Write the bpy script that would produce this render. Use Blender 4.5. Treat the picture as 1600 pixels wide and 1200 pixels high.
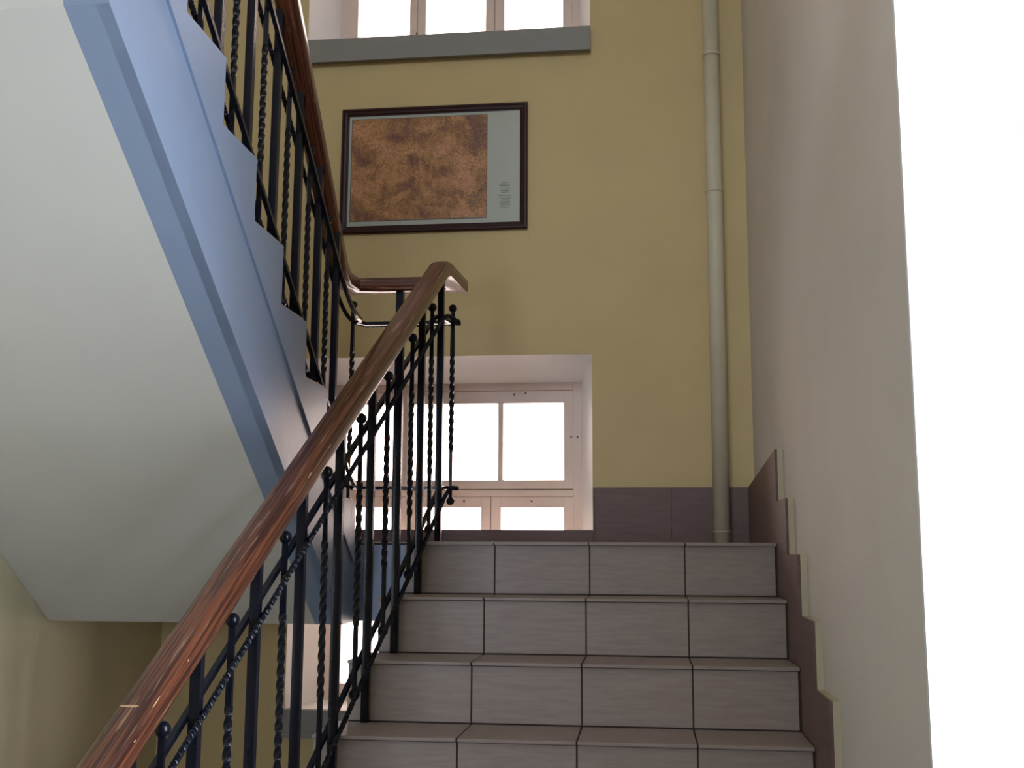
import bpy, bmesh, math, random
from mathutils import Vector, Matrix
random.seed(7)
for o in list(bpy.data.objects): bpy.data.objects.remove(o)
S = bpy.context.scene
COL = S.collection

# ---------------------------------------------------------------- camera
YAW, PITCH, ROLL = .1207, .1524, .0053
def cam_matrix():
    cy, sy = math.cos(YAW), math.sin(YAW); cp, sp = math.cos(PITCH), math.sin(PITCH)
    fwd = Vector((-sy*cp, cy*cp, sp)); right = Vector((cy, sy, 0)); up = Vector((sy*sp, -cy*sp, cp))
    c, s = math.cos(ROLL), math.sin(ROLL)
    r2 = right*c + up*s; u2 = up*c - right*s
    m = Matrix((r2, u2, -fwd)).transposed().to_4x4()
    m.translation = Vector((.8577, -3.8502, -.0394))
    return m
cd = bpy.data.cameras.new('camera'); cam = bpy.data.objects.new('camera', cd); COL.objects.link(cam)
cam.matrix_world = cam_matrix(); cd.lens = 36*1721.0/1600; cd.sensor_width = 36; cd.clip_start = .02
S.camera = cam
# ---------------------------------------------------------------- world, light, exposure
W = bpy.data.worlds.new('daylight'); S.world = W; W.use_nodes = True
wn = W.node_tree; wn.nodes.clear()
out = wn.nodes.new('ShaderNodeOutputWorld'); bg = wn.nodes.new('ShaderNodeBackground')
tc = wn.nodes.new('ShaderNodeTexCoord'); sep = wn.nodes.new('ShaderNodeSeparateXYZ')
ramp = wn.nodes.new('ShaderNodeValToRGB'); mapr = wn.nodes.new('ShaderNodeMapRange')
mapr.inputs[1].default_value = -.7; mapr.inputs[2].default_value = -.05
e = ramp.color_ramp.elements
e[0].position = 0; e[0].color = (2.5, 2.8, 3.4, 1)      # open blue sky on the near side of the building
e[1].position = 1; e[1].color = (1.10, .86, .80, 1)      # hazy bright sky towards the sun side
dot = wn.nodes.new('ShaderNodeVectorMath'); dot.operation = 'DOT_PRODUCT'; dot.inputs[1].default_value = (-.6, .8, 0)
wn.links.new(tc.outputs['Generated'], dot.inputs[0]); wn.links.new(dot.outputs['Value'], mapr.inputs[0])
wn.links.new(mapr.outputs[0], ramp.inputs[0]); wn.links.new(ramp.outputs[0], bg.inputs[0])
bg.inputs[1].default_value = 5.0
wn.links.new(bg.outputs[0], out.inputs[0])
def portal(name, loc, rot, sx, sy):
    l = bpy.data.lights.new(name, 'AREA'); l.shape = 'RECTANGLE'; l.size = sx; l.size_y = sy
    l.cycles.is_portal = True
    o = bpy.data.objects.new(name, l); COL.objects.link(o); o.location = loc; o.rotation_euler = rot
P2 = math.pi/2
FILL_WINS = [(-.2, .9, 2.8, 4.25), (-1.1, -.35, -.55, .65)]      # unseen windows added in the wall behind the viewer for fill light, upper and lower storey: x0, x1, z0, z1
portal('daylight_portal_middle', (-.05, 1.42, .06), (-P2, 0, 0), 1.3, 1.6)
portal('daylight_portal_upper', (-.05, 1.42, 3.15), (-P2, 0, 0), 1.3, 1.6)
portal('daylight_portal_side', (1.80, -2.25, .15), (0, P2, 0), 1.98, .65)
for i_, (a_, b_, c_, d_) in enumerate(FILL_WINS): portal('fill_window_portal', ((a_+b_)/2, -5.65, (c_+d_)/2), (P2, 0, 0), b_-a_, d_-c_)  # portals for the added fill windows
vs = S.view_settings
vs.view_transform = 'Standard'; vs.look = 'None'; vs.gamma = 1; vs.use_curve_mapping = False
vs.exposure = 0.70

# ---------------------------------------------------------------- materials
def mat(name, col, rough=.7, spec=.3, metal=0, bump=0, bscale=60, var=0, vscale=4, coat=0):
    m = bpy.data.materials.new(name); m.use_nodes = True
    nt = m.node_tree; b = nt.nodes['Principled BSDF']
    b.inputs['Base Color'].default_value = (*col, 1); b.inputs['Roughness'].default_value = rough
    b.inputs['Specular IOR Level'].default_value = spec; b.inputs['Metallic'].default_value = metal
    b.inputs['Coat Weight'].default_value = coat; b.inputs['Coat Roughness'].default_value = .15
    t = nt.nodes.new('ShaderNodeTexCoord')
    if var:
        n = nt.nodes.new('ShaderNodeTexNoise'); n.inputs['Scale'].default_value = vscale; n.inputs['Detail'].default_value = 6
        r = nt.nodes.new('ShaderNodeValToRGB')
        r.color_ramp.elements[0].position = .3; r.color_ramp.elements[1].position = .7
        r.color_ramp.elements[0].color = (*[c*(1-var) for c in col], 1); r.color_ramp.elements[1].color = (*[min(1, c*(1+var)) for c in col], 1)
        nt.links.new(t.outputs['Object'], n.inputs['Vector']); nt.links.new(n.outputs[0], r.inputs[0]); nt.links.new(r.outputs[0], b.inputs['Base Color'])
    if bump:
        n2 = nt.nodes.new('ShaderNodeTexNoise'); n2.inputs['Scale'].default_value = bscale; n2.inputs['Detail'].default_value = 4
        bp = nt.nodes.new('ShaderNodeBump'); bp.inputs['Strength'].default_value = bump; bp.inputs['Distance'].default_value = .004
        nt.links.new(t.outputs['Object'], n2.inputs['Vector']); nt.links.new(n2.outputs[0], bp.inputs['Height']); nt.links.new(bp.outputs[0], b.inputs['Normal'])
    return m
M = {}
M['yellow'] = mat('yellow_wall_paint', (.64, .50, .25), .75, .2, bump=.25, bscale=90, var=.035, vscale=3)
M['left'] = mat('pale_yellow_wall_paint', (.66, .60, .40), .75, .2, bump=.25, bscale=90, var=.03, vscale=3)
M['cream'] = mat('cream_wall_paint', (.74, .69, .63), .75, .2, bump=.25, bscale=90, var=.03, vscale=3)
M['soffit'] = mat('cream_ceiling_paint', (.72, .695, .63), .6, .3, bump=.2, bscale=30, var=.025, vscale=2)
M['white'] = mat('white_plaster', (.88, .87, .85), .7, .3, bump=.05, bscale=50)
M['blue'] = mat('grey_blue_oil_paint', (.275, .345, .475), .38, .45, bump=.2, bscale=25, var=.03, vscale=5)
M['grey'] = mat('grey_sill_paint', (.27, .255, .225), .5, .4, bump=.15, bscale=30)
M['frame'] = mat('cream_window_paint', (.71, .565, .475), .4, .45, bump=.2, bscale=35, var=.03, vscale=8)
M['groove'] = mat('brown_gap_between_sashes', (.25, .15, .10), .8, .2)
M['iron'] = mat('black_painted_iron', (.008, .009, .018), .22, .32, bump=.2, bscale=150)
M['pipe'] = mat('cream_pipe_paint', (.62, .56, .40), .45, .45, bump=.15, bscale=40, var=.04, vscale=10)
M['grout'] = mat('brown_grout', (.075, .055, .048), .9, .1)
M['mount'] = mat('white_paper_mount', (.60, .585, .50), .8, .2)
M['ink'] = mat('grey_ink', (.16, .16, .15), .8, .2)
M['screw'] = mat('rusty_screw', (.10, .06, .045), .6, .4, metal=.3)

def tile_mat(name, c1, c2, rough=.42):
    m = bpy.data.materials.new(name); m.use_nodes = True; nt = m.node_tree; b = nt.nodes['Principled BSDF']
    b.inputs['Roughness'].default_value = rough; b.inputs['Specular IOR Level'].default_value = .4
    t = nt.nodes.new('ShaderNodeTexCoord'); mp = nt.nodes.new('ShaderNodeMapping'); mp.inputs['Scale'].default_value = (3, 3, 26)
    n = nt.nodes.new('ShaderNodeTexNoise'); n.inputs['Scale'].default_value = 3.2; n.inputs['Detail'].default_value = 8; n.inputs['Roughness'].default_value = .65
    r = nt.nodes.new('ShaderNodeValToRGB'); r.color_ramp.elements[0].position = .3; r.color_ramp.elements[1].position = .72
    r.color_ramp.elements[0].color = (*c1, 1); r.color_ramp.elements[1].color = (*c2, 1)
    nt.links.new(t.outputs['Object'], mp.inputs[0]); nt.links.new(mp.outputs[0], n.inputs['Vector']); nt.links.new(n.outputs[0], r.inputs[0]); nt.links.new(r.outputs[0], b.inputs['Base Color'])
    return m
M['tile'] = tile_mat('beige_brown_stair_tile', (.37, .30, .265), (.46, .385, .345))
M['darktile'] = tile_mat('dark_floor_tile', (.09, .07, .06), (.14, .11, .095), .5)
M['skirt'] = tile_mat('dark_brown_skirting_tile', (.155, .095, .085), (.21, .135, .12), .5)

def wood(name, c1, c2, c3, rough=.3, coat=.35, worn=True):
    m = bpy.data.materials.new(name); m.use_nodes = True; nt = m.node_tree; b = nt.nodes['Principled BSDF']
    b.inputs['Roughness'].default_value = rough; b.inputs['Coat Weight'].default_value = coat; b.inputs['Coat Roughness'].default_value = .17; b.inputs['Specular IOR Level'].default_value = .25
    uv = nt.nodes.new('ShaderNodeUVMap'); uv.uv_map = 'UVMap'
    mp = nt.nodes.new('ShaderNodeMapping'); mp.inputs['Scale'].default_value = (3, 120, 1)
    n = nt.nodes.new('ShaderNodeTexNoise'); n.inputs['Scale'].default_value = 1.; n.inputs['Detail'].default_value = 6; n.inputs['Distortion'].default_value = .4
    r = nt.nodes.new('ShaderNodeValToRGB'); E_ = r.color_ramp.elements
    E_[0].position = .42; E_[0].color = (*c1, 1); E_[1].position = .56; E_[1].color = (*c2, 1)
    nt.links.new(uv.outputs[0], mp.inputs[0]); nt.links.new(mp.outputs[0], n.inputs['Vector']); nt.links.new(n.outputs[0], r.inputs[0])
    last = r.outputs[0]
    if worn:
        mp2 = nt.nodes.new('ShaderNodeMapping'); mp2.inputs['Scale'].default_value = (5, 95, 1)
        n2 = nt.nodes.new('ShaderNodeTexNoise'); n2.inputs['Scale'].default_value = 1.; n2.inputs['Detail'].default_value = 5
        r2 = nt.nodes.new('ShaderNodeValToRGB'); r2.color_ramp.elements[0].position = .60; r2.color_ramp.elements[1].position = .66
        r2.color_ramp.elements[0].color = (0, 0, 0, 1); r2.color_ramp.elements[1].color = (.75, .75, .75, 1)
        mx = nt.nodes.new('ShaderNodeMix'); mx.data_type = 'RGBA'; mx.inputs[7].default_value = (*c3, 1)
        nt.links.new(uv.outputs[0], mp2.inputs[0]); nt.links.new(mp2.outputs[0], n2.inputs['Vector']); nt.links.new(n2.outputs[0], r2.inputs[0])
        nt.links.new(r2.outputs[0], mx.inputs[0]); nt.links.new(last, mx.inputs[6]); last = mx.outputs[2]
    nt.links.new(last, b.inputs['Base Color'])
    bp = nt.nodes.new('ShaderNodeBump'); bp.inputs['Strength'].default_value = .25; bp.inputs['Distance'].default_value = .002
    nt.links.new(n.outputs[0], bp.inputs['Height']); nt.links.new(bp.outputs[0], b.inputs['Normal'])
    return m
M['wood'] = wood('worn_red_brown_varnished_wood', (.060, .018, .010), (.19, .060, .026), (.38, .21, .12), rough=.38, coat=.75)
M['darkwood'] = mat('dark_mahogany_frame', (.035, .009, .006), .4, .2)
M['chip'] = mat('bare_chipped_wood', (.62, .40, .22), .7, .2)

def glass_mat(nm='clear_window_glass', ior=1.45, rough=.02):
    m = bpy.data.materials.new(nm); m.use_nodes = True; nt = m.node_tree; nt.nodes.clear()
    o = nt.nodes.new('ShaderNodeOutputMaterial'); tr = nt.nodes.new('ShaderNodeBsdfTransparent'); gl = nt.nodes.new('ShaderNodeBsdfGlossy')
    gl.inputs['Roughness'].default_value = rough; fr = nt.nodes.new('ShaderNodeFresnel'); fr.inputs[0].default_value = ior
    mx = nt.nodes.new('ShaderNodeMixShader'); tr.inputs[0].default_value = (.96, .97, .96, 1)
    nt.links.new(fr.outputs[0], mx.inputs[0]); nt.links.new(tr.outputs[0], mx.inputs[1]); nt.links.new(gl.outputs[0], mx.inputs[2]); nt.links.new(mx.outputs[0], o.inputs[0])
    return m
M['glass'] = glass_mat(); M['pglass'] = glass_mat('non_glare_picture_glass', 1.2, .4)

def map_mat():
    m = bpy.data.materials.new('old_brown_city_map_print'); m.use_nodes = True; nt = m.node_tree; b = nt.nodes['Principled BSDF']
    b.inputs['Roughness'].default_value = .75
    t = nt.nodes.new('ShaderNodeTexCoord')
    def noise(sc, det, dist=0, rough=.6):
        n = nt.nodes.new('ShaderNodeTexNoise'); n.inputs['Scale'].default_value = sc; n.inputs['Detail'].default_value = det
        n.inputs['Distortion'].default_value = dist; n.inputs['Roughness'].default_value = rough
        nt.links.new(t.outputs['Object'], n.inputs['Vector']); return n
    def rmp(src, stops):
        r = nt.nodes.new('ShaderNodeValToRGB'); el = r.color_ramp.elements
        while len(el) < len(stops): el.new(.5)
        for q, (p_, c) in zip(el, stops): q.position = p_; q.color = (*c, 1)
        nt.links.new(src, r.inputs[0]); return r.outputs[0]
    base = rmp(noise(7, 5, .6).outputs[0], [(.38, (.36, .15, .09)), (.46, (.54, .25, .09)), (.54, (.74, .36, .14)), (.62, (.85, .40, .20))])
    fine = rmp(noise(45, 8, 2.2, .8).outputs[0], [(.43, (.45, .38, .36)), (.54, (1, 1, 1))])
    lines = rmp(noise(22, 3, 2.5).outputs[0], [(.478, (1, 1, 1)), (.498, (.62, .55, .55)), (.518, (1, 1, 1))])
    m1 = nt.nodes.new('ShaderNodeMix'); m1.data_type = 'RGBA'; m1.blend_type = 'MULTIPLY'; m1.inputs[0].default_value = .8
    m2 = nt.nodes.new('ShaderNodeMix'); m2.data_type = 'RGBA'; m2.blend_type = 'MULTIPLY'; m2.inputs[0].default_value = .7
    nt.links.new(base, m1.inputs[6]); nt.links.new(fine, m1.inputs[7]); nt.links.new(m1.outputs[2], m2.inputs[6]); nt.links.new(lines, m2.inputs[7])
    nt.links.new(m2.outputs[2], b.inputs['Base Color'])
    return m
M['map'] = map_mat()

# ---------------------------------------------------------------- mesh helpers
def box(bm, x0, x1, y0, y1, z0, z1, bev=0):
    g = bmesh.ops.create_cube(bm, size=1)
    for v in g['verts']:
        v.co = Vector(((x0+x1)/2 + v.co.x*(x1-x0), (y0+y1)/2 + v.co.y*(y1-y0), (z0+z1)/2 + v.co.z*(z1-z0)))
    if bev:
        ed = set(e for v in g['verts'] for e in v.link_edges)
        bmesh.ops.bevel(bm, geom=list(ed), offset=bev, segments=2, affect='EDGES', profile=.5)
def prism(bm, pts, axis, a, b):
    """pts: 2D outline; axis 0 -> (y,z) extruded in x, 1 -> (x,z) in y, 2 -> (x,y) in z"""
    def P(p, t): return [(t, p[0], p[1]), (p[0], t, p[1]), (p[0], p[1], t)][axis]
    A = [bm.verts.new(P(p, a)) for p in pts]; B = [bm.verts.new(P(p, b)) for p in pts]
    n = len(pts)
    bm.faces.new(A); bm.faces.new(B[::-1])
    for i in range(n): bm.faces.new((A[i], B[i], B[(i+1) % n], A[(i+1) % n]))
def sweep(bm, path, prof, twist=None, cap=True, uv=False):
    """path: points; prof: (side, up) outline; vertical-up framing with mitred corners"""
    path = [Vector(p) for p in path]; n = len(path); rings = []; dist = 0
    uvl = bm.loops.layers.uv.new('UVMap') if uv else None
    ds = []
    for i, p in enumerate(path):
        t0 = (path[i]-path[i-1]).normalized() if i > 0 else None
        t1 = (path[i+1]-path[i]).normalized() if i < n-1 else None
        t = (t0+t1).normalized() if t0 is not None and t1 is not None else (t0 or t1)
        tt = t1 if t1 is not None else t0
        if abs(t.z) > .999:
            side, up = Vector((1, 0, 0)), Vector((0, 1, 0)); k = 1
        else:
            side = Vector((t.y, -t.x, 0)).normalized(); up = side.cross(t).normalized()
            k = 1
            if t0 is not None and t1 is not None:
                h0 = Vector((t0.x, t0.y, 0)).normalized(); h1 = Vector((t1.x, t1.y, 0)).normalized()
                k = 1/max(.45, math.sqrt(max(0, (1+h0.dot(h1))/2)))
        if i > 0: dist += (path[i]-path[i-1]).length
        ds.append(dist); a = twist(dist) if twist else 0; c, s = math.cos(a), math.sin(a)
        rings.append([bm.verts.new(p + side*(k*(c*q[0]-s*q[1])) + up*(s*q[0]+c*q[1])) for q in prof])
    m = len(prof)
    per = [0]
    for j in range(m): per.append(per[-1] + (Vector(prof[(j+1) % m])-Vector(prof[j])).length)
    for i in range(n-1):
        for j in range(m):
            f = bm.faces.new((rings[i][j], rings[i][(j+1) % m], rings[i+1][(j+1) % m], rings[i+1][j]))
            f.smooth = not twist and m > 6
            if uv:
                for lp, (u, v) in zip(f.loops, ((ds[i], per[j]), (ds[i], per[j+1]), (ds[i+1], per[j+1]), (ds[i+1], per[j]))): lp[uvl].uv = (u, v)
    if cap:
        bm.faces.new(rings[0][::-1]); bm.faces.new(rings[-1])
def tube(bm, p0, p1, r, seg=20):
    p0, p1 = Vector(p0), Vector(p1); d = p1-p0
    q = d.to_track_quat('Z', 'Y').to_matrix().to_4x4(); q.translation = (p0+p1)/2
    g = bmesh.ops.create_cone(bm, cap_ends=True, segments=seg, radius1=r, radius2=r, depth=d.length, matrix=q)
    for v in g['verts']:
        for f in v.link_faces: f.smooth = len(f.verts) == 4
def obj(name, bm, m, parent=None, mats=None, loc=None):
    bmesh.ops.recalc_face_normals(bm, faces=bm.faces)
    me = bpy.data.meshes.new(name); bm.to_mesh(me); bm.free()
    me.materials.append(m)
    for x in (mats or []): me.materials.append(x)
    o = bpy.data.objects.new(name, me); COL.objects.link(o)
    if parent is not None:
        o.parent = parent; o.matrix_parent_inverse = Matrix.Translation(-parent.location)
    return o
def B(name, m, parent, *boxes, bev=0):
    bm = bmesh.new()
    for b in boxes: box(bm, *b, bev=bev)
    return obj(name, bm, m, parent)
def struct(o): o['kind'] = 'structure'; return o
def thing(name, label, cat, loc):
    o = bpy.data.objects.new(name, None); COL.objects.link(o); o.location = loc; o.empty_display_size = .1
    o['label'] = label; o['category'] = cat
    return o

# ---------------------------------------------------------------- dimensions
T, R = .2481, .1814          # tread run, riser height
XE = 1.297                   # right end of the treads (face of the side skirting)
XW = 1.324                   # right wall face
XL = -1.315                  # left wall face
YB = 1.0                     # back wall face
YF = .25                     # landing edge in the well
ZS = -.292                   # landing underside
YP = -1.88                   # front end of right wall
XR = 1.62                    # right wall of the main landing
YC = -5.4                    # wall behind the camera
ZF = -8*R                    # main landing floor
ZU = 8*R
ZLOW = -16*R
TOPZ = 4.6
XSF, XSS = -.213, -.205       # stringer face and step side face of upper flight
SL = R/T
def xleft(y): return .012 + .118*y     # left end of near flight
def xrail(y): return .07 + .118*y

# ---------------------------------------------------------------- room shell
WIN = [(.843, -.725), (.843+3.105, -.725+3.105)]
WX0, WX1, FX0, FX1, WD = -.731, .628, -.65, .562, .30
def back_wall():
    bm = bmesh.new()
    zs = [ZLOW-.3, WIN[0][1], WIN[0][0], WIN[1][1], WIN[1][0], TOPZ]
    y1 = YB+.42
    box(bm, XL-.3, WX0, YB, y1, zs[0], zs[5]); box(bm, WX1, XW+.3, YB, y1, zs[0], zs[5])
    box(bm, WX0, WX1, YB, y1, zs[0], zs[1]); box(bm, WX0, WX1, YB, y1, zs[2], zs[3]); box(bm, WX0, WX1, YB, y1, zs[4], zs[5])
    return struct(obj('wall_back', bm, M['yellow']))
back_wall()
B_ = lambda name, m, *b: struct(B(name, M[m], None, *b))
B_('wall_left', 'left', (XL-.3, XL, YC-.3, YB, ZLOW-.3, TOPZ))
B_('wall_right', 'cream', (XW, XW+.05, YP+.012, YB, ZLOW-.3, TOPZ))
# pier face at the foot of the right wall, plastered white
B_('wall_pier', 'white', (XW+.0003, XR+.001, YP, YP+.012, ZLOW-.3, TOPZ), (XW+.05, XR+.001, YP+.011, YP+.4, ZLOW-.3, TOPZ))
fa = FILL_WINS[0]
fb = FILL_WINS[1]
B_('wall_front', 'cream', (XL-.3, fa[0], YC-.3, YC, 1.4, TOPZ), (fa[1], XR+.3, YC-.3, YC, 1.4, TOPZ), (fa[0], fa[1], YC-.3, YC, 1.4, fa[2]), (fa[0], fa[1], YC-.3, YC, fa[3], TOPZ),
   (XL-.3, fb[0], YC-.3, YC, ZLOW-.3, 1.4), (fb[1], XR+.3, YC-.3, YC, ZLOW-.3, 1.4), (fb[0], fb[1], YC-.3, YC, ZLOW-.3, fb[2]), (fb[0], fb[1], YC-.3, YC, fb[3], 1.4))
# side wall of the main landing with a tall window
SW = (-2.58, -1.92, -.85, 1.15)      # y0, y1, z0, z1
B_('wall_landing', 'white', (XR, XR+.3, YC, SW[0], ZLOW-.3, TOPZ), (XR, XR+.3, SW[1], YP+.4, ZLOW-.3, TOPZ),
   (XR, XR+.3, SW[0], SW[1], ZLOW-.3, SW[2]), (XR, XR+.3, SW[0], SW[1], SW[3], TOPZ))
# floors
B_('floor', 'darktile', (XL, XR, YC, -8*T, ZF-.2, ZF), (XW-.001, XR, -8*T, YP, ZF-.2, ZF))
B_('ceiling', 'soffit', (XL, XR, YC, -8*T+.1, ZU-.25, ZU))
B_('floor', 'tile', (XL, XW, YF, YB, ZLOW-.25, ZLOW), (XL, XR, YC, YF, ZLOW-.25, ZLOW-.01))
B_('ceiling', 'soffit', (XL-.3, XR+.3, YC-.3, YB+.45, TOPZ, TOPZ+.1))
# intermediate landing: slab with tiled top, grey-blue painted edge
bm = bmesh.new()
prism(bm, [(XL, .065), (XSF-.005, .065), (XSF-.005, YF), (.04, YF), (.04, .028), (XW, .028), (XW, YB), (XL, YB)], 2, ZS, -.012)
landing = struct(obj('floor', bm, M['soffit']))
landing.name = 'floor_landing'
B('edge_fascia', M['blue'], landing, (XSF, .05, YF-.006, YF, ZS, -.012))
bm = bmesh.new()
xs = [XL, XL+.33, XL+.66, XSF-.05]
prism(bm, [(XL, .16), (XSF, .16), (XSF, YF), (.04, YF), (.04, .0), (XE, .0), (XE, YB), (XL, YB)], 2, -.0121, -.004)
obj('grout_bed', bm, M['grout'], landing)
bm = bmesh.new()
g = .0022
def tiled(bm, x0, x1, y0, y1, z0, z1, xo=0., yo=0., s=.33):
    x = xo - math.ceil((xo-x0)/s)*s
    while x < x1-.002:
        y = yo - math.ceil((yo-y0)/s)*s
        while y < y1-.002:
            a, b_, c, d = max(x, x0)+g, min(x+s, x1)-g, max(y, y0)+g, min(y+s, y1)-g
            if b_-a > .004 and d-c > .004: box(bm, a, b_, c, d, z0, z1, bev=.001)
            y += s
        x += s
tiled(bm, .045, XE, -.012, YF, -.0118, 0., 0, -.012)
tiled(bm, XL, XE, YF, YB-.012, -.0118, 0., 0, YF)
tiled(bm, XL, XSF-.0, .16, YF, -.0118, 0., 0, YF)
obj('floor_tiles', bm, M['tile'], landing)

# ---------------------------------------------------------------- near flight (1)
def near_flight():
    t = thing('stair_flight', 'tiled stair flight climbing ahead from the viewer to the windowed landing, beside the right wall', 'stairs', (.65, -8*T, ZF))
    n = 8
    bm = bmesh.new()
    # concrete body, left side flared, one column per step
    for k in range(n):
        ya, yb = -k*T+.024, -(k+1)*T+.024
        zt_ = -(k+1)*R-.0125; lo = max(ZF-.2, min(ZS-.0, ZS-(k*R)))
        vs_ = [bm.verts.new(p) for p in ((xleft(yb)+.012, yb, lo-R), (XW-.001, yb, lo-R), (XW-.001, ya, lo), (xleft(ya)+.012, ya, lo),
                                         (xleft(yb)+.012, yb, zt_), (XW-.001, yb, zt_), (XW-.001, ya, zt_), (xleft(ya)+.012, ya, zt_))]
        for q in ((0,1,2,3),(4,5,6,7),(0,1,5,4),(1,2,6,5),(2,3,7,6),(3,0,4,7)): bm.faces.new([vs_[i] for i in q])
    obj('concrete_body', bm, M['blue'], t)
    J = [.332, .663, .9885]
    for k in range(n):
        y, z = -k*T, -k*R
        x0 = xleft(y-.02)
        cuts = [x0] + J + [XE]
        # riser tiles with grout behind
        bm = bmesh.new()
        for i in range(4):
            box(bm, cuts[i]+(0 if i == 0 else g), cuts[i+1]-g-(.004 if i == 3 else 0), y+.012, y+.022, z-R+.0035, z-.0122, bev=.0012)
        box(bm, x0+.003, XE, y+.0145, y+.024, z-R-.01, z-.0121)
        for f in bm.faces: f.material_index = 0
        r_ = obj('riser', bm, M['tile'], t, [M['grout']])
        me = r_.data
        for f in me.polygons:
            if abs(f.center.y-(y+.0145)) < .0003 or (f.center.y > y+.0145 and f.area > .05): f.material_index = 1
        if k > 0:
            bm = bmesh.new()
            for i in range(4):
                a, b_ = cuts[i]+(0 if i == 0 else g), cuts[i+1]-g
                box(bm, a, b_, y-.002, y+T+.009, z-.0105, z, bev=.0022)
            td = obj('tread', bm, M['tile'], t)
            B('grout_line', M['grout'], t, (x0+.004, XE, y+.003, y+T+.0115, z-.0122, z-.0035))
    return t
near_flight()

# ---------------------------------------------------------------- upper flight (2), seen from below
def upper_flight():
    t = thing('stair_flight', 'upper stair flight with cream underside and grey-blue sawtooth side, at the left', 'stairs', (-.8, .15, 0))
    zc = lambda y: -.27 - .715*y            # soffit plane
    y0, y1 = .03, -8*T+.12
    yk = (-.27-ZS)/.715
    # soffit slab: cream underside plus painted strip along its free edge
    bm = bmesh.new(); prism(bm, [(.06, ZS), (yk, ZS), (y1, zc(y1)), (y1-.02, zc(y1)+.1), (.06, -.2)], 0, XL+.001, -.312); obj('soffit', bm, M['soffit'], t)
    bm = bmesh.new(); prism(bm, [(.06, ZS), (yk, ZS), (y1, zc(y1)), (y1-.02, zc(y1)+.1), (.06, -.2)], 0, -.312, XSF-.001); obj('painted_strip', bm, M['blue'], t)
    # stringer face
    zr = lambda y: .115 - .731*y
    bm = bmesh.new(); prism(bm, [(YF-.006, ZS), (yk, ZS), (y1, zc(y1)), (y1, zr(y1)), (.14, zr(.14)), (YF-.006, -.013)], 0, XSF-.03, XSF); obj('stringer', bm, M['blue'], t)
    # step blocks with sawtooth side and tiled tops
    yr = lambda k: .233-.25*(k-1) if k > 1 else .135
    for k in range(1, 9):
        ya, yb = yr(k), (yr(k+1) if k < 8 else y1-.05)
        z = .18*k - .036
        lo = lambda y: .022 - .731*y
        pts = [(ya, z), (yb, z), (yb, lo(yb)), (ya, lo(ya))]
        bm = bmesh.new(); prism(bm, pts, 0, XL+.001, XSS); obj('step', bm, M['blue'], t)
        bm = bmesh.new(); tiled(bm, XL+.012, XSS-.01, yb, ya+.004, z, z+.012, 0, ya+.004)
        obj('tread', bm, M['tile'], t)
    return t
upper_flight()

def lower_flight():
    t = thing('stair_flight', 'lower stair flight going down beneath the left side', 'stairs', (-.8, -8*T, ZF))
    pts = [(0, ZLOW)]
    bm = bmesh.new()
    prof = []
    for k in range(8): prof += [(-8*T+k*T, ZF-k*R), (-8*T+(k+1)*T, ZF-k*R)] if k else [(-8*T+.001, ZF-.001), (-8*T+.001, ZF-R)] 
    prof = [(-8*T+.002, ZF-.21)]
    for k in range(1, 8): prof += [(-8*T+(k-1)*T+.002, ZF-k*R), (-8*T+k*T, ZF-k*R)]
    prof += [(-T, ZLOW), (-T-.4, ZLOW-.0)]
    prism(bm, prof, 0, XL+.001, XSS-.06); obj('concrete_body', bm, M['tile'], t)
    return t
lower_flight()

# ---------------------------------------------------------------- skirtings
bm = bmesh.new()
x = XL; zt = .247
tx = [XL, WX0] ; 
def back_skirt(bm, x0, x1, z0, z1):
    s = .33; xx = x1
    while xx > x0+.003:
        a = max(x0, xx-s); box(bm, a+.001, xx-.001, YB-.012, YB-.0005, z0, z1, bev=.001); xx -= s
back_skirt(bm, XL, WX0, .001, zt); back_skirt(bm, WX1, XE, .001, zt); back_skirt(bm, WX0, WX1, .001, .062); box(bm, WX0, WX1, YB-.008, YB-.001, .0015, .0615)
struct(obj('baseboard_back', bm, M['skirt']))
# tiled sill top level with the skirting under the middle window
bm = bmesh.new()
ty = lambda k: -.02-.2445*k
top = lambda k: .316-.1775*k
def skirt_cols(x0, x1):
    bm = bmesh.new()
    prism(bm, [(YB-.013, .0005), (YB-.013, .247), (ty(0), top(0)), (ty(0), -.2), (YB-.013, -.011)], 0, x0, x1)
    for k in range(8):
        ya, yb = ty(k), max(ty(k+1), YP+.002)
        if k == 7: yb = YP+.002
        prism(bm, [(ya, top(k+1)), (yb, top(k+1)), (yb, max(ZF+.001, top(k+1)-.62)), (ya, max(ZF+.001, top(k+1)-.62))], 0, x0, x1)
    return bm
sk = struct(obj('baseboard_right', skirt_cols(XE+.0001, XE+.008), M['skirt']))
obj('plaster_edge', skirt_cols(XE+.008, XW-.0005), M['pipe'], sk)

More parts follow.
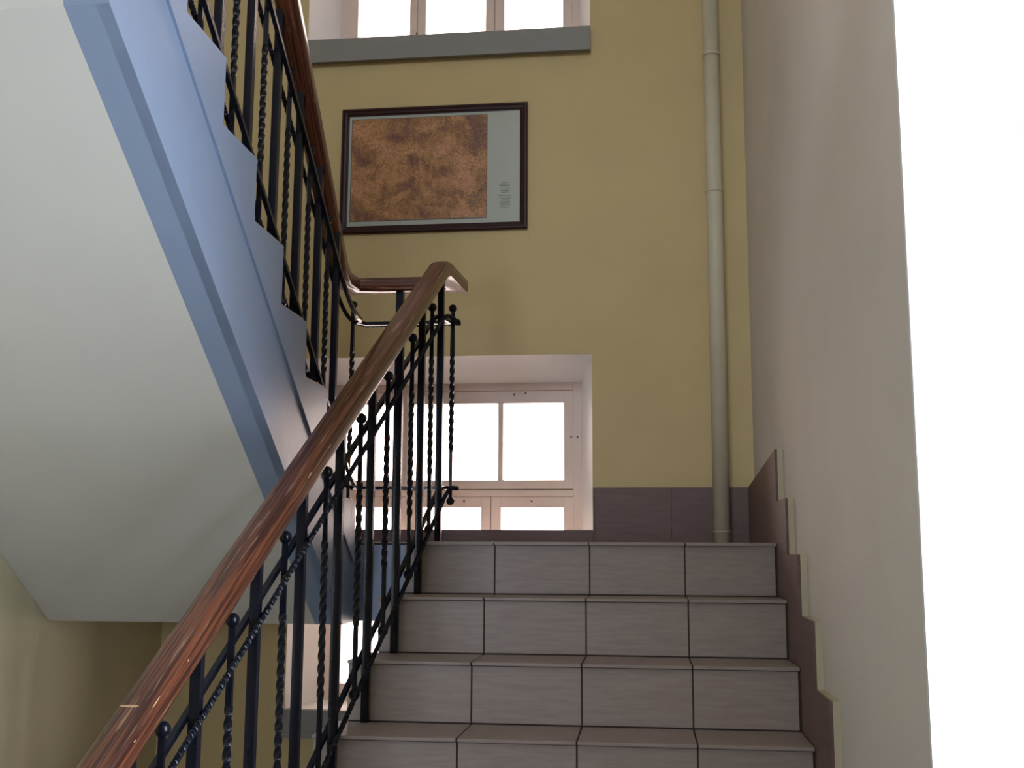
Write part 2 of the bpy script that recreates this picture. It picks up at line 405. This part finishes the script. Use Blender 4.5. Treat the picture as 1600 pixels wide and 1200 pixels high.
# ---------------------------------------------------------------- windows
def window(n, z1, z0, sill_front, sill_h, label):
    w = bpy.data.objects.new('window_%d' % n, None); COL.objects.link(w); w.location = (-.05, YB+WD, z0); w['kind'] = 'structure'
    # splayed white reveals (left, right, head) and the inner sill
    yf, yb = YB+.0005, YB+WD
    fz1 = z1-.085; fz0 = z0+.005
    bm = bmesh.new()
    prism(bm, [(WX0-.0, yf), (FX0, yb), (WX0-.0, yb)], 2, z0, z1)
    prism(bm, [(WX1+.0, yf), (WX1+.0, yb), (FX1, yb)], 2, z0, z1)
    # head
    A = [(WX0, yf, z1), (WX1, yf, z1), (FX1, yb, fz1), (FX0, yb, fz1), (WX0, yb, z1), (WX1, yb, z1), (WX0, yb, fz1), (WX1, yb, fz1)]
    v = [bm.verts.new(a) for a in A]
    bm.faces.new((v[0], v[1], v[7], v[6])); bm.faces.new((v[0], v[4], v[5], v[1])); bm.faces.new((v[4], v[6], v[7], v[5])); bm.faces.new((v[0], v[6], v[4])); bm.faces.new((v[1], v[5], v[7]))
    obj('reveal', bm, M['white'], w)
    zb = z0
    if sill_front:
        B('window_sill', M['grey'], w, (WX0-.004, WX1+.002, YB-.035, YB+.001, z0-.105, z0+.006), (WX0-.004, WX1+.002, YB-.043, YB-.034, z0-.112, z0-.09))
        B('sill_board', M['white'], w, (WX0, WX1, YB+.001, yb, z0-.01, z0+.006))
    # frame
    ft = .045; fy0, fy1 = yb-.01, yb+.06
    X = [FX0, FX1]; zt_ = fz1
    bm = bmesh.new()
    for b in [(X[0]-.08, X[0]+.035, fy0, fy1, zb-.02, z1+.02), (X[1]-.038, X[1]+.08, fy0, fy1, zb-.02, z1+.02), (X[0]+.035, X[1]-.038, fy0, fy1, zt_-.035, z1+.02),
              (X[0]+.035, X[1]-.038, fy0, fy1, zb-.02, zb+.03), (X[0]+.035, X[1]-.038, fy0-.004, fy1, z0+.948, z0+.978)]:
        box(bm, *b, bev=.003)
    obj('window_frame', bm, M['frame'], w)
    sy0, sy1 = yb+.0, yb+.05
    def sash(name, x0, x1, za, zb_, panes, muntins=(), m=.047):
        """ring of four members around panes; panes: glass x0,x1,z0,z1 """
        bm = bmesh.new()
        px0 = min(p[0] for p in panes); px1 = max(p[1] for p in panes); pz0 = min(p[2] for p in panes); pz1 = max(p[3] for p in panes)
        box(bm, x0, px0, sy0-.012, sy1, za, zb_, bev=.003); box(bm, px1, x1, sy0-.012, sy1, za, zb_, bev=.003)
        box(bm, px0-.002, px1+.002, sy0-.0115, sy1, za, pz0, bev=.003); box(bm, px0-.002, px1+.002, sy0-.0115, sy1, pz1, zb_, bev=.003)
        for a, b_ in muntins: box(bm, a, b_, sy0-.009, sy1-.005, pz0-.002, pz1+.002, bev=.003)
        s = obj(name, bm, M['frame'], w)
        gl = bmesh.new(); box(gl, px0-.004, px1+.004, sy0+.018, sy0+.022, pz0-.004, pz1+.004)
        gp = obj('glass_pane', gl, M['glass'], s)
        for q in (s, gp): pass
        gp.matrix_parent_inverse = Matrix(); gp.location = Vector((0, 0, 0))
        return s
    a = z0+.725
    # two-light and one-light sashes above the transom
    sash('transom_sash', -.278, FX1-.036, a+.257, zt_-.036, [(-.249, .48, a+.30, a+.664)], [(.168, .192)])
    sash('transom_sash', FX0+.033, -.2785, a+.257, zt_-.036, [(-.575, -.305, a+.30, a+.664)])
    # three casements below
    sash('casement', .1375, FX1-.036, z0+.03, a+.222, [(.185, .479, z0+.082, a+.172)])
    sash('casement', -.2565, .1365, z0+.03, a+.222, [(-.215, .091, z0+.082, a+.172)])
    sash('casement', FX0+.033, -.2575, z0+.03, a+.222, [(-.567, -.298, z0+.082, a+.172)])
    # dark gap lines between the sashes
    bm = bmesh.new(); box(bm, FX0+.034, FX1-.037, sy0-.002, sy1, a+.219, a+.26); box(bm, .1355, .1385, sy0-.0124, sy1, z0+.03, a+.222)
    obj('sash_gap', bm, M['groove'], w)
    bm = bmesh.new()
    for x_, z_ in ((.30, a+.71), (.245, a+.705), (.515, a+.50), (.545, a+.50), (.33, a+.2), (-.26, a-.55), (.125, a-.6), (.155, a-.6), (.01, a+.2)):
        tube(bm, (x_, sy0-.016, z_), (x_, sy0-.005, z_), .0045, 8)
    obj('hook', bm, M['screw'], w)
    return w
window(1, WIN[0][0], WIN[0][1], True, .1, '')
window(2, WIN[1][0], WIN[1][1], True, .1, '')
# side window of the main landing
w3 = bpy.data.objects.new('window_3', None); COL.objects.link(w3); w3.location = (XR+.12, -2.9, SW[2]); w3['kind'] = 'structure'
bm = bmesh.new()
xa, xb = XR+.09, XR+.14
for b in [(xa, xb, SW[0], SW[0]+.05, SW[2], SW[3]), (xa, xb, SW[1]-.05, SW[1], SW[2], SW[3]), (xa, xb, SW[0], SW[1], SW[2], SW[2]+.05), (xa, xb, SW[0], SW[1], SW[3]-.05, SW[3]),
          (xa, xb, -2.27, -2.23, SW[2], SW[3]), (xa, xb, SW[0], SW[1], .65, .70)]: box(bm, *b, bev=.003)
obj('window_frame', bm, M['frame'], w3)
B('glass_pane', M['glass'], w3, (XR+.11, XR+.114, SW[0]+.04, SW[1]-.04, SW[2]+.04, SW[3]-.04))
B('window_sill', M['white'], w3, (XR-.02, XR+.09, SW[0]-.02, SW[1]+.02, SW[2]-.03, SW[2]))

for i_, (a_, b_, c_, d_) in enumerate(FILL_WINS):  # added out of view: upper one brightens the back wall, lower one the steps
    w4 = bpy.data.objects.new('window_%d' % (4+i_), None); COL.objects.link(w4); w4.location = ((a_+b_)/2, YC-.15, c_); w4['kind'] = 'structure'
    bm = bmesh.new(); ya, yb = YC-.18, YC-.12; mx_ = (a_+b_)/2
    for q in [(a_, a_+.05, c_, d_), (b_-.05, b_, c_, d_), (a_+.05, b_-.05, c_, c_+.05), (a_+.05, b_-.05, d_-.05, d_), (mx_-.03, mx_+.03, c_+.05, d_-.05)]: box(bm, q[0], q[1], ya, yb, q[2], q[3], bev=.003)
    obj('window_frame', bm, M['frame'], w4)
    B('glass_pane', M['glass'], w4, (a_+.04, b_-.04, YC-.152, YC-.148, c_+.04, d_-.04))

# ---------------------------------------------------------------- pipe
pp = thing('heating_pipe', 'cream painted vertical pipe standing in the back right corner', 'pipe', (1.178, .935, 0))
bm = bmesh.new(); tube(bm, (1.178, .935, 0), (1.178, .935, 2.6), .0355, 32); obj('riser_pipe', bm, M['pipe'], pp)
bm = bmesh.new(); tube(bm, (1.178, .935, 1.55), (1.178, .935, 1.554), .0375, 32); obj('coupling_ring', bm, M['pipe'], pp)
bm = bmesh.new(); tube(bm, (1.178, .935, .052), (1.178, .935, .058), .037, 32); obj('coupling_ring', bm, M['pipe'], pp)
bm = bmesh.new(); tube(bm, (1.178, .97, 2.2), (1.178, 1.0, 2.2), .006, 10); tube(bm, (1.178, .935, 2.19), (1.178, .935, 2.21), .0385, 32); obj('wall_bracket', bm, M['pipe'], pp)

# ---------------------------------------------------------------- framed map
fm = thing('framed_map', 'old brown city map in dark mahogany frame hanging on yellow wall between the windows', 'picture', (-.104, YB-.015, 1.733))
X0, X1, Z0, Z1 = -.545, .337, 1.427, 2.035
fw = .035
bm = bmesh.new()
def frame_ring(bm, x0, x1, z0, z1, prof):
    """prof: (inset from outer edge, depth from wall)"""
    rings = []
    for ins, d in prof:
        rings.append([bm.verts.new(p) for p in ((x0+ins, YB-d, z0+ins), (x1-ins, YB-d, z0+ins), (x1-ins, YB-d, z1-ins), (x0+ins, YB-d, z1-ins))])
    n = len(rings)
    for i in range(n):
        for j in range(4):
            bm.faces.new((rings[i][j], rings[i][(j+1) % 4], rings[(i+1) % n][(j+1) % 4], rings[(i+1) % n][j]))
frame_ring(bm, X0, X1, Z0, Z1, [(0, .001), (0, .018), (.004, .023), (.012, .0235), (.015, .019), (.027, .017), (.030, .013), (fw, .012), (fw, .001)])
obj('frame', bm, M['darkwood'], fm)
B('paper_mount', M['mount'], fm, (X0+fw-.004, X1-fw+.004, YB-.008, YB-.004, Z0+fw-.004, Z1-fw+.004))
pr = B('map_print', M['map'], fm, (-.496, .146, YB-.0095, YB-.008, 1.487, 1.984))
bm = bmesh.new()
for b in [(-.498, .148, 1.484, 1.4875), (-.498, .148, 1.9835, 1.986), (-.499, -.496, 1.484, 1.986), (.146, .149, 1.484, 1.986)]:
    box(bm, b[0], b[1], YB-.0098, YB-.0085, b[2], b[3])
obj('map_border', bm, M['ink'], fm)
bm = bmesh.new()
zz = 1.65
for i, wd in enumerate((.03, .05, .045, .02, .05, .04, .03, .0, .062, .05, .055, .03, .045, .05, .04, .05, .03)):
    if wd:
        xx = .232 - wd/2
        while xx < .232+wd/2:
            l = random.uniform(.006, .014); box(bm, xx, min(xx+l, .234+wd/2), YB-.0087, YB-.0079, zz-.0011, zz+.0011); xx += l+.0013
    zz -= .0075
obj('printed_caption', bm, M['ink'], fm); bm = bmesh.new()
for i, wd in enumerate((.05, .075, .03, .06, .05)):
    xx = .085 - wd/2; zc_ = 1.59-.012*i
    while xx < .085+wd/2:
        l = random.uniform(.004, .010); box(bm, xx, xx+l, YB-.0101, YB-.0094, zc_-.0015, zc_+.0015); xx += l+.002
obj('printed_caption', bm, M['ink'], fm)
B('glass_pane', M['pglass'], fm, (X0+fw-.003, X1-fw+.003, YB-.0125, YB-.0115, Z0+fw-.003, Z1-fw+.003))

# ---------------------------------------------------------------- stair railing
rl = thing('stair_railing', 'black wrought iron stair railing with twisted balusters and worn red-brown wooden handrail', 'railing', (.09, .0, 0))
XU = -.268; YR = .375
hr_c, hr_u = .915, 1.165
def circ(r, n): return [(r*math.cos(2*math.pi*i/n), r*math.sin(2*math.pi*i/n)) for i in range(n)]
# handrail section: flat bottom, rounded crown
hw, hh = .037, .0275
HP = [(-.030, -hh), (.030, -hh), (hw-.002, -hh+.004), (hw, -hh+.010), (hw, hh-.012), (hw-.002, hh-.005), (hw-.007, hh-.001), (.016, hh+.001), (-.016, hh+.001), (-hw+.007, hh-.001), (-hw+.002, hh-.005), (-hw, hh-.012), (-hw, -hh+.010), (-hw+.002, -hh+.004)]
path = [(xrail(y), y, hr_c-.731*y) for y in (-2.0, -1.6, -1.2, -.8, -.4, -.1)]
path += [(xrail(.07), .07, hr_c-.731*.07 + 0)] if False else []
HO = .009
def zn(y): return hr_c+.731*y
path = [(xrail(y)+HO, y, zn(y)) for y in (-2.15, -1.6, -1.2, -.8, -.4, -.1, .06, .135)]
path += [(.0885+HO, .157, 1.026), (.093+HO, .185, 1.028), (.120, YR, 1.02)]
path += [(0, YR, 1.02), (-.15, YR, 1.02), (-.295, YR, 1.02)]
hxu = lambda y: -.294-.07*y
path += [(hxu(.26), .26, 1.022), (hxu(.17), .17, 1.045)]
path += [(hxu(y), y, hr_u-.731*y) for y in (.09, -.2, -.5, -.8, -1.1, -1.5, -1.8)]
bm = bmesh.new(); sweep(bm, path, HP, uv=True)
h = obj('handrail', bm, M['wood'], rl); h['label'] = 'worn red-brown wooden handrail'
h.data.set_sharp_from_angle(angle=math.radians(40))
# joint and chips in the near handrail
def hp(y, s, u):
    v = Vector((.118, 1, .731)).normalized(); sd = Vector((v.y, -v.x, 0)).normalized(); up = sd.cross(v)
    return Vector((xrail(y)+HO, y, zn(y))) + sd*s + up*u
for (y, s, u, L, w_) in [(-1.742, -.004, hh+.0009, .007, .040), (-1.738, .031, hh-.0035, .020, .006), (-1.725, .035, hh-.0068, .034, .004), (-1.62, hw, .012, .008, .004), (-1.80, hw, .012, .007, .004), (-1.87, hw, .006, .01, .003), (-1.05, hw, .014, .03, .004), (-.93, hw, .012, .02, .003)]:
    c = hp(y, s, u); v = Vector((.118, 1, .731)).normalized(); sd = Vector((v.y, -v.x, 0)).normalized(); up = sd.cross(v)
    ang = 0 if abs(s) < .01 else (P2 if s >= hw else math.radians(50))
    n = (sd*math.sin(ang)+up*math.cos(ang)).normalized(); tt = v.cross(n)
    ring = []; bm = bmesh.new()
    for i in range(10):
        a = 2*math.pi*i/10; rr = 1+.35*random.uniform(-1, 1)
        ring.append(bm.verts.new(c + v*(L*.5*rr*math.cos(a)) + tt*(w_*.5*rr*math.sin(a)) + n*.0008))
    lo_ = [bm.verts.new(q.co - n*.003) for q in ring]
    bm.faces.new(ring)
    for i in range(10): bm.faces.new((ring[i], lo_[i], lo_[(i+1) % 10], ring[(i+1) % 10]))
    ch = obj('wood_chip', bm, M['chip'], rl); ch['label'] = 'pale bare chip in the handrail varnish'

# square posts
def post(x, y, z0, z1, w_=.024):
    bm = bmesh.new(); box(bm, x-w_/2, x+w_/2, y-w_/2, y+w_/2, z0, z1, bev=.0015)
    return obj('post', bm, M['iron'], rl)
def baluster(x, y, z0, z1, plain=.19, r=.0085):
    """twisted square bar with a ball at each end"""
    sq = [(-r*.75, -r*.75), (r*.75, -r*.75), (r*.75, r*.75), (-r*.75, r*.75)]
    L = z1-z0; n = int((L-2*plain)/.0042); tw = 2*math.pi/.134
    zs = [z0, z0+plain] + [z0+plain+(L-2*plain)*(i+1)/n for i in range(n)] + [z1]
    bm = bmesh.new(); rings = []
    for z in zs:
        a = tw*min(max(z-z0-plain, 0), L-2*plain); c, s = math.cos(a), math.sin(a)
        k = 1.0 if z <= z0+plain or z >= z1-plain else 1.12
        rings.append([bm.verts.new((x+k*(c*q[0]-s*q[1]), y+k*(s*q[0]+c*q[1]), z)) for q in sq])
    for i in range(len(rings)-1):
        for j in range(4): bm.faces.new((rings[i][j], rings[i][(j+1) % 4], rings[i+1][(j+1) % 4], rings[i+1][j]))
    bm.faces.new(rings[0][::-1]); bm.faces.new(rings[-1])
    b = obj('twisted_baluster', bm, M['iron'], rl)
    for z in (z0, z1):
        bm = bmesh.new(); bmesh.ops.create_uvsphere(bm, u_segments=20, v_segments=12, radius=.0168, matrix=Matrix.Translation((x, y, z)))
        for f in bm.faces: f.smooth = True
        bl = obj('ball_finial', bm, M['iron'], b); bl.matrix_parent_inverse = Matrix()
    return b
py = [.197, -.024, -.254, -.500, -.746, -.995, -1.243, -1.505, -1.75]
for k, y in enumerate(py):
    zt_ = 1.0 if k == 0 else zn(y)-.025
    post(xrail(y), y, -k*R+.0005, zt_)
by = [.088, -.127, -.363, -.592, -.84, -1.093, -1.357, -1.633, -1.885]
for y in by:
    baluster(xrail(y), y, -.02+.731*y, .797+.731*y)
# return across the well
post(-.107, YR, .0005, 1.0, .030)
baluster(.107, YR, .159, .921); baluster(-.295, YR-.015, .159, .94)
# upper flight
uy = [.01-.237*k for k in range(8)]
for k, y in enumerate(uy):
    kk = next(q for q in range(8, 0, -1) if y < (.233-.25*(q-1) if q > 1 else .3) ) 
    post(XU, y, .18*kk-.036+.012, hr_u-.731*y-.02)
for k in range(8):
    y = -.11-.237*k
    baluster(XU, y, .31-.731*y, 1.07-.731*y)

# paired bars that clip the balusters, one on each side
def bar_path(zn_, zu_, zl, side):
    d = .0185*side
    p = []
    zl_n = zl
    yk = (zl-zn_)/.731
    for y in (-2.1, -1.6, -1.0, -.5, -.15): p.append((xrail(y)+d, y, zn_+.731*y))
    ys = yk-.10; ye = yk+.06
    for i in range(7):
        f_ = i/6; y = ys+(ye-ys)*f_
        z = (1-f_)**2*(zn_+.731*ys) + 2*f_*(1-f_)*zl + f_*f_*zl
        if y > p[-1][1]+.01: p.append((xrail(y)+d, y, z))
    yc = max(YR-.03, p[-1][1]+.015)
    p += [(xrail(yc)+d+.006, yc, zl), (.118+d*.6, YR+d, zl), (0, YR+d, zl), (-.15, YR+d, zl), (-.24, YR+d, zl)]
    ykk = (zu_-zl)/.731
    xs_ = XU-d
    p += [(-.272-d*.3, YR-.035+d*.3, zl+.002)]
    A0, A1, A2 = (YR-.07, zl+.006), (ykk, zl+.006), (ykk-.16, zu_-.731*(ykk-.16))
    for i in range(8):
        f_ = i/7
        y = (1-f_)**2*A0[0]+2*f_*(1-f_)*A1[0]+f_*f_*A2[0]; z = (1-f_)**2*A0[1]+2*f_*(1-f_)*A1[1]+f_*f_*A2[1]
        p.append((xs_, y, z))
    for y in (-.5, -.9, -1.3, -1.8): p.append((xs_, y, zu_-.731*y))
    return p
def densify(p, step):
    o = [Vector(p[0])]
    for a, b_ in zip(p[:-1], p[1:]):
        a, b_ = Vector(a), Vector(b_); n = max(1, int((b_-a).length/step))
        o += [a.lerp(b_, (i+1)/n) for i in range(n)]
    return o
for nm, zn_, zu_, zl in (('upper_bar', .715, .985, .862), ('lower_bar', .008, .392, .208)):
    for side in (1, -1):
        pth = bar_path(zn_, zu_, zl, side)
        bm = bmesh.new(); r = .0068
        sq = [(-r, -r), (r, -r), (r, r), (-r, r)]
        if side == 1: sweep(bm, densify(pth, .004), [(.0078*math.cos(a_)*(1.08 if j_ % 2 else .94), .0078*math.sin(a_)*(1.08 if j_ % 2 else .94)) for j_, a_ in enumerate([math.pi*q/3 for q in range(6)])], twist=lambda d: d*2*math.pi/.055)
        else: sweep(bm, pth, sq)
        b_ = obj(nm, bm, M['iron'], rl)
        if side == 1: b_['label'] = 'finely twisted iron bar'
